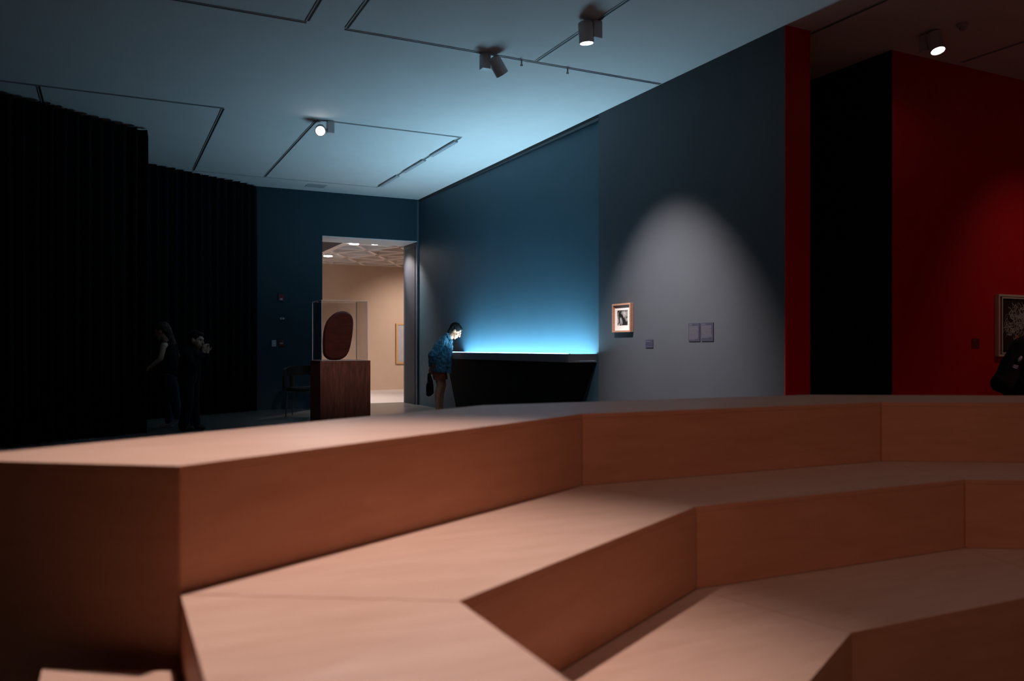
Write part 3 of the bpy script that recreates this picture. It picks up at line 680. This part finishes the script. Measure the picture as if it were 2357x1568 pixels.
col = [rcone(Q(1033, 777, -.075), .016, Q(1038, 783, -.05), .02), rcone(Q(1029, 768, -.05), .016, Q(1033, 777, -.075), .018), rcone(Q(1029, 768, -.05), .016, Q(1029, 768, .05), .016), rcone(Q(1029, 768, .05), .016, Q(1034, 778, .075), .018)]
blob('collar', col, 'denim_jacket', r, .005, 2)
sh = []
for v, du in ((-.09, 0), (.09, 3)): sh += [rcone(Q(1010, 842, v), .125, Q(1014 + du, 885, v), .098)]
blob('shorts', sh, 'shorts_rust', r, .007, 3, cuts=[(Q(1012, 874), (.02, 0, -1))], folds=.02, fold_scale=.06)
for v, du in ((-.10, 0), (.10, 4)):
    blob('shoe', [rcone(Q(1006 + du, 954, v), .045, Q(1020 + du, 955, v), .046), rcone(Q(1020 + du, 955, v), .044, Q(1033 + du, 956.5, v), .036)], 'shoe_dark', r, .007, 2, cuts=[((0, 0, .002), (0, 0, -1))])
# bag held behind the back
bp = pw(990, 851, 14.14); br = root('bag', (bp.x, bp.y, bp.z - .62), 'long black bag hanging from the hands of the bending visitor', 'bag', rz=-TH)
s = 14.14 / FPX
def BQ(px, py, v=0): return Vector(((px - 990) * s, v, .62 - (py - 851) * s))
blob('body', [rcone(BQ(988, 862, -.02), .028, BQ(990, 876, -.02), .05), rcone(BQ(990, 878), .05, BQ(990, 890), .058), rcone(BQ(988, 886, -.03), .052, BQ(987.5, 906, -.03), .05), rcone(BQ(992, 888, .03), .045, BQ(991, 903, .03), .052)], 'bag_black', br, .007, 5, folds=.015)
mk('handle', *join(tube(BQ(989, 866, -.03), BQ(991, 855, -.02), .010), tube(BQ(991, 855, -.02), BQ(991, 855, .02), .010), tube(BQ(991, 855, .02), BQ(989, 866, .01), .010)), 'bag_black', br, local=True)
# --- woman walking past the curtain
r, Q = figure(392, 12.2, 'person in a dark sleeveless top and jeans walking between the black curtains')
h2 = Head(Q(372, 764), (-.95, 0, -.3), (-.3, 0, .95))
body = h2.skin() + [rcone(Q(386, 786), .06, Q(376, 772), .05), rcone(Q(388, 796, -.14), .05, Q(388, 796, .14), .05), rcone(Q(389, 800, -.05), .10, Q(393, 835, -.04), .095), rcone(Q(389, 800, .05), .10, Q(393, 835, .04), .095), rcone(Q(393, 835, -.05), .1, Q(394, 868, -.06), .115), rcone(Q(393, 835, .05), .1, Q(394, 868, .06), .115)]
aw = []
for v, e_, w_ in ((-.18, (384, 826), (350, 852)), (.18, (396, 826), (386, 858))): aw += [rcone(Q(388, 796, v), .045, Q(*e_, v * 1.2), .038), rcone(Q(*e_, v * 1.2), .037, Q(*w_, v * 1.1), .024)] + hand(Q(*w_, v * 1.1), (-.85, 0, -.5) if v < 0 else (-.3, 0, -1), (-.2, .3, -.6), -1, .4, .9)
lg = []; jn = []
for v, k_, a_, f_ in ((-.08, (408, 918), (414, 962), (402, 975)), (.08, (384, 920), (384, 974), (370, 980))):
    lg += [rcone(Q(394, 872, v), .085, Q(*k_, v), .055), rcone(Q(*k_, v), .055, Q(*a_, v), .036), rcone(Q(*a_, v), .036, Q(*f_, v), .028)]
    jn += [rcone(Q(394, 866, v), .112, Q(*k_, v), .075), rcone(Q(*k_, v), .075, Q(a_[0], a_[1] - 4, v), .062)]
blob('body', body + aw + lg, 'skin', r, .007, 3)
blob('top', [rcone(Q(388, 796, -.11), .052, Q(388, 796, .11), .052), rcone(Q(389, 802, -.05), .113, Q(393, 838, -.04), .11), rcone(Q(389, 802, .05), .113, Q(393, 838, .04), .11), rcone(Q(393, 838, -.05), .112, Q(394, 862, -.06), .124), rcone(Q(393, 838, .05), .112, Q(394, 862, .06), .124)], 'cloth_black', r, .008, 3, folds=.02)
blob('jeans', jn, 'jeans_blue', r, .008, 3, folds=.015)
blob('hair', h2.hair() + [rcone(h2.p(-.09, 0, .01), .06, Q(398, 790), .045)], 'hair_brown', r, .008, 2, folds=.02, fold_scale=.03)
h2.eyes(r)
for v, a_, f_ in ((-.08, (414, 964), (400, 977)), (.08, (383, 977), (367, 980.5))):
    blob('shoe', [rcone(Q(*a_, v), .045, Q(*f_, v), .036)], 'shoe_white', r, .007, 2, cuts=[((0, 0, .002), (0, 0, -1))])
# --- person in black, hands raised to the face
r, Q = figure(434, 11.9, 'person in black with both hands raised to the face near the curtain')
h3 = Head(Q(452, 783), (.96, -.1, -.2), (.2, 0, .97))
T = [rcone(Q(443, 800), .06, Q(450, 790), .05), rcone(Q(440, 814, -.15), .055, Q(440, 814, .15), .055), rcone(Q(440, 818, -.05), .115, Q(434, 870, -.06), .12), rcone(Q(440, 818, .05), .115, Q(434, 870, .06), .12)]
ar = []; sl = []
for v in (-1, 1):
    ar += [rcone(Q(440, 814, v * .18), .048, Q(458, 842, v * .2), .04), rcone(Q(458, 842, v * .2), .038, Q(473, 812, v * .07), .026)] + hand(Q(473, 812, v * .07), (.0, -v * .15, 1), (.3, -v * .9, 0), v, .7, .95)
    sl += [rcone(Q(440, 814, v * .18), .068, Q(458, 842, v * .2), .06), rcone(Q(458, 842, v * .2), .058, Q(471, 817, v * .08), .045)]
lg = []; pn = []
for v, k_, a_ in ((-.09, (437, 930), (428, 980)), (.09, (440, 930), (444, 981))):
    lg += [rcone(Q(434, 876, v), .09, Q(*k_, v), .058), rcone(Q(*k_, v), .058, Q(*a_, v), .038), rcone(Q(a_[0], 985, v), .034, Q(a_[0] + 20, 986, v), .027)]
    pn += [rcone(Q(434, 870, v), .118, Q(*k_, v), .085), rcone(Q(*k_, v), .085, Q(a_[0], a_[1] - 2, v), .07)]
blob('body', h3.skin() + T + ar + lg, 'skin', r, .007, 3); h3.eyes(r)
blob('jumper', [rcone(Q(440, 815, -.15), .085, Q(440, 815, .15), .085), rcone(Q(440, 820, -.06), .135, Q(434, 872, -.07), .135), rcone(Q(440, 820, .06), .135, Q(434, 872, .07), .135), rcone(Q(441, 806), .085, Q(445, 799), .075)] + sl, 'cloth_black', r, .008, 3, folds=.025)
blob('trousers', pn, 'cloth_black', r, .008, 3, folds=.015)
blob('hair', h3.hair(), 'hair_dark', r, .008, 2, folds=.015, fold_scale=.03)
for v, a_ in ((-.09, 428), (.09, 444)): blob('shoe', [rcone(Q(a_ - 2, 983, v), .045, Q(a_ + 19, 985, v), .036)], 'shoe_dark', r, .008, 2, cuts=[((0, 0, .002), (0, 0, -1))])
# --- visitor in black in front of the red wall, back turned
r, Q = figure(2404, 6.8, 'person in black with a pale sleeve emblem standing before the red wall'); r.scale = (.95, .95, .95)
h4 = Head((.03, .05, 1.60), (0, .97, -.1), (0, .1, 1))
T = [rcone((.02, .03, 1.36), .06, (.03, .04, 1.50), .055), rcone((-.17, .02, 1.28), .065, (.2, .02, 1.28), .065), rcone((-.07, .02, 1.22), .13, (-.05, 0, .92), .12), rcone((.1, .02, 1.22), .13, (.08, 0, .92), .12)]
ar = []; sl = []
for e0, w0, sx_ in (((-.37, .0, .955), (-.22, .24, .90), -1), ((.40, .0, .955), (.25, .24, .90), 1)):
    s0 = (sx_ * .19 + .01, .02, 1.27)
    ar += [rcone(s0, .055, e0, .045), rcone(e0, .043, w0, .03)] + hand(w0, (-sx_ * .5, .8, 0), (0, 0, -1), sx_, .6)
    sl += [rcone(s0, .088, e0, .088), rcone((e0[0] - sx_ * .0, e0[1], e0[2]), .092, (w0[0], w0[1] - .02, w0[2]), .055)]
lg = []; pn = []
for v in (-.09, .11):
    lg += [rcone((v, 0, .86), .095, (v, .02, .47), .06), rcone((v, .02, .47), .058, (v, -.01, .09), .04), rcone((v, -.02, .045), .036, (v, .16, .04), .028)]
    pn += [rcone((v, 0, .86), .13, (v, .02, .47), .088), rcone((v, .02, .47), .088, (v, -.01, .09), .072)]
blob('body', h4.skin() + T + ar + lg, 'skin', r, .008, 3); h4.eyes(r)
blob('jacket', [rcone((-.15, .02, 1.27), .10, (.17, .02, 1.27), .10), rcone((.02, .03, 1.36), .09, (.02, .03, 1.41), .07), rcone((-.08, .02, 1.2), .16, (-.07, 0, .84), .16), rcone((-.2, .04, 1.02), .12, (-.2, .04, .86), .12), rcone((.12, .02, 1.2), .16, (.11, 0, .84), .16)] + sl, 'cloth_black', r, .009, 3, folds=.02, fold_scale=.15)
blob('trousers', pn, 'cloth_black', r, .009, 3, folds=.012)
blob('hair', h4.hair(), 'hair_dark', r, .008, 2, folds=.015, fold_scale=.03)
for v in (-.09, .11): blob('shoe', [rcone((v, -.03, .05), .046, (v, .15, .045), .038)], 'shoe_dark', r, .009, 2, cuts=[((0, 0, .002), (0, 0, -1))])
emb = [ell((-.265, -.083, 1.165), ((.016, 0, .024), (0, .012, 0), (-.009, 0, .008)), 12)] + [rcone((-.315 - .006 * k, -.083, 1.112 - .010 * k), .004, (-.285 - .006 * k, -.088, 1.102 - .010 * k), .004, 6) for k in range(3)]
mk('sleeve_emblem', *join(*emb), 'emblem_grey', r, local=True, smooth=True)
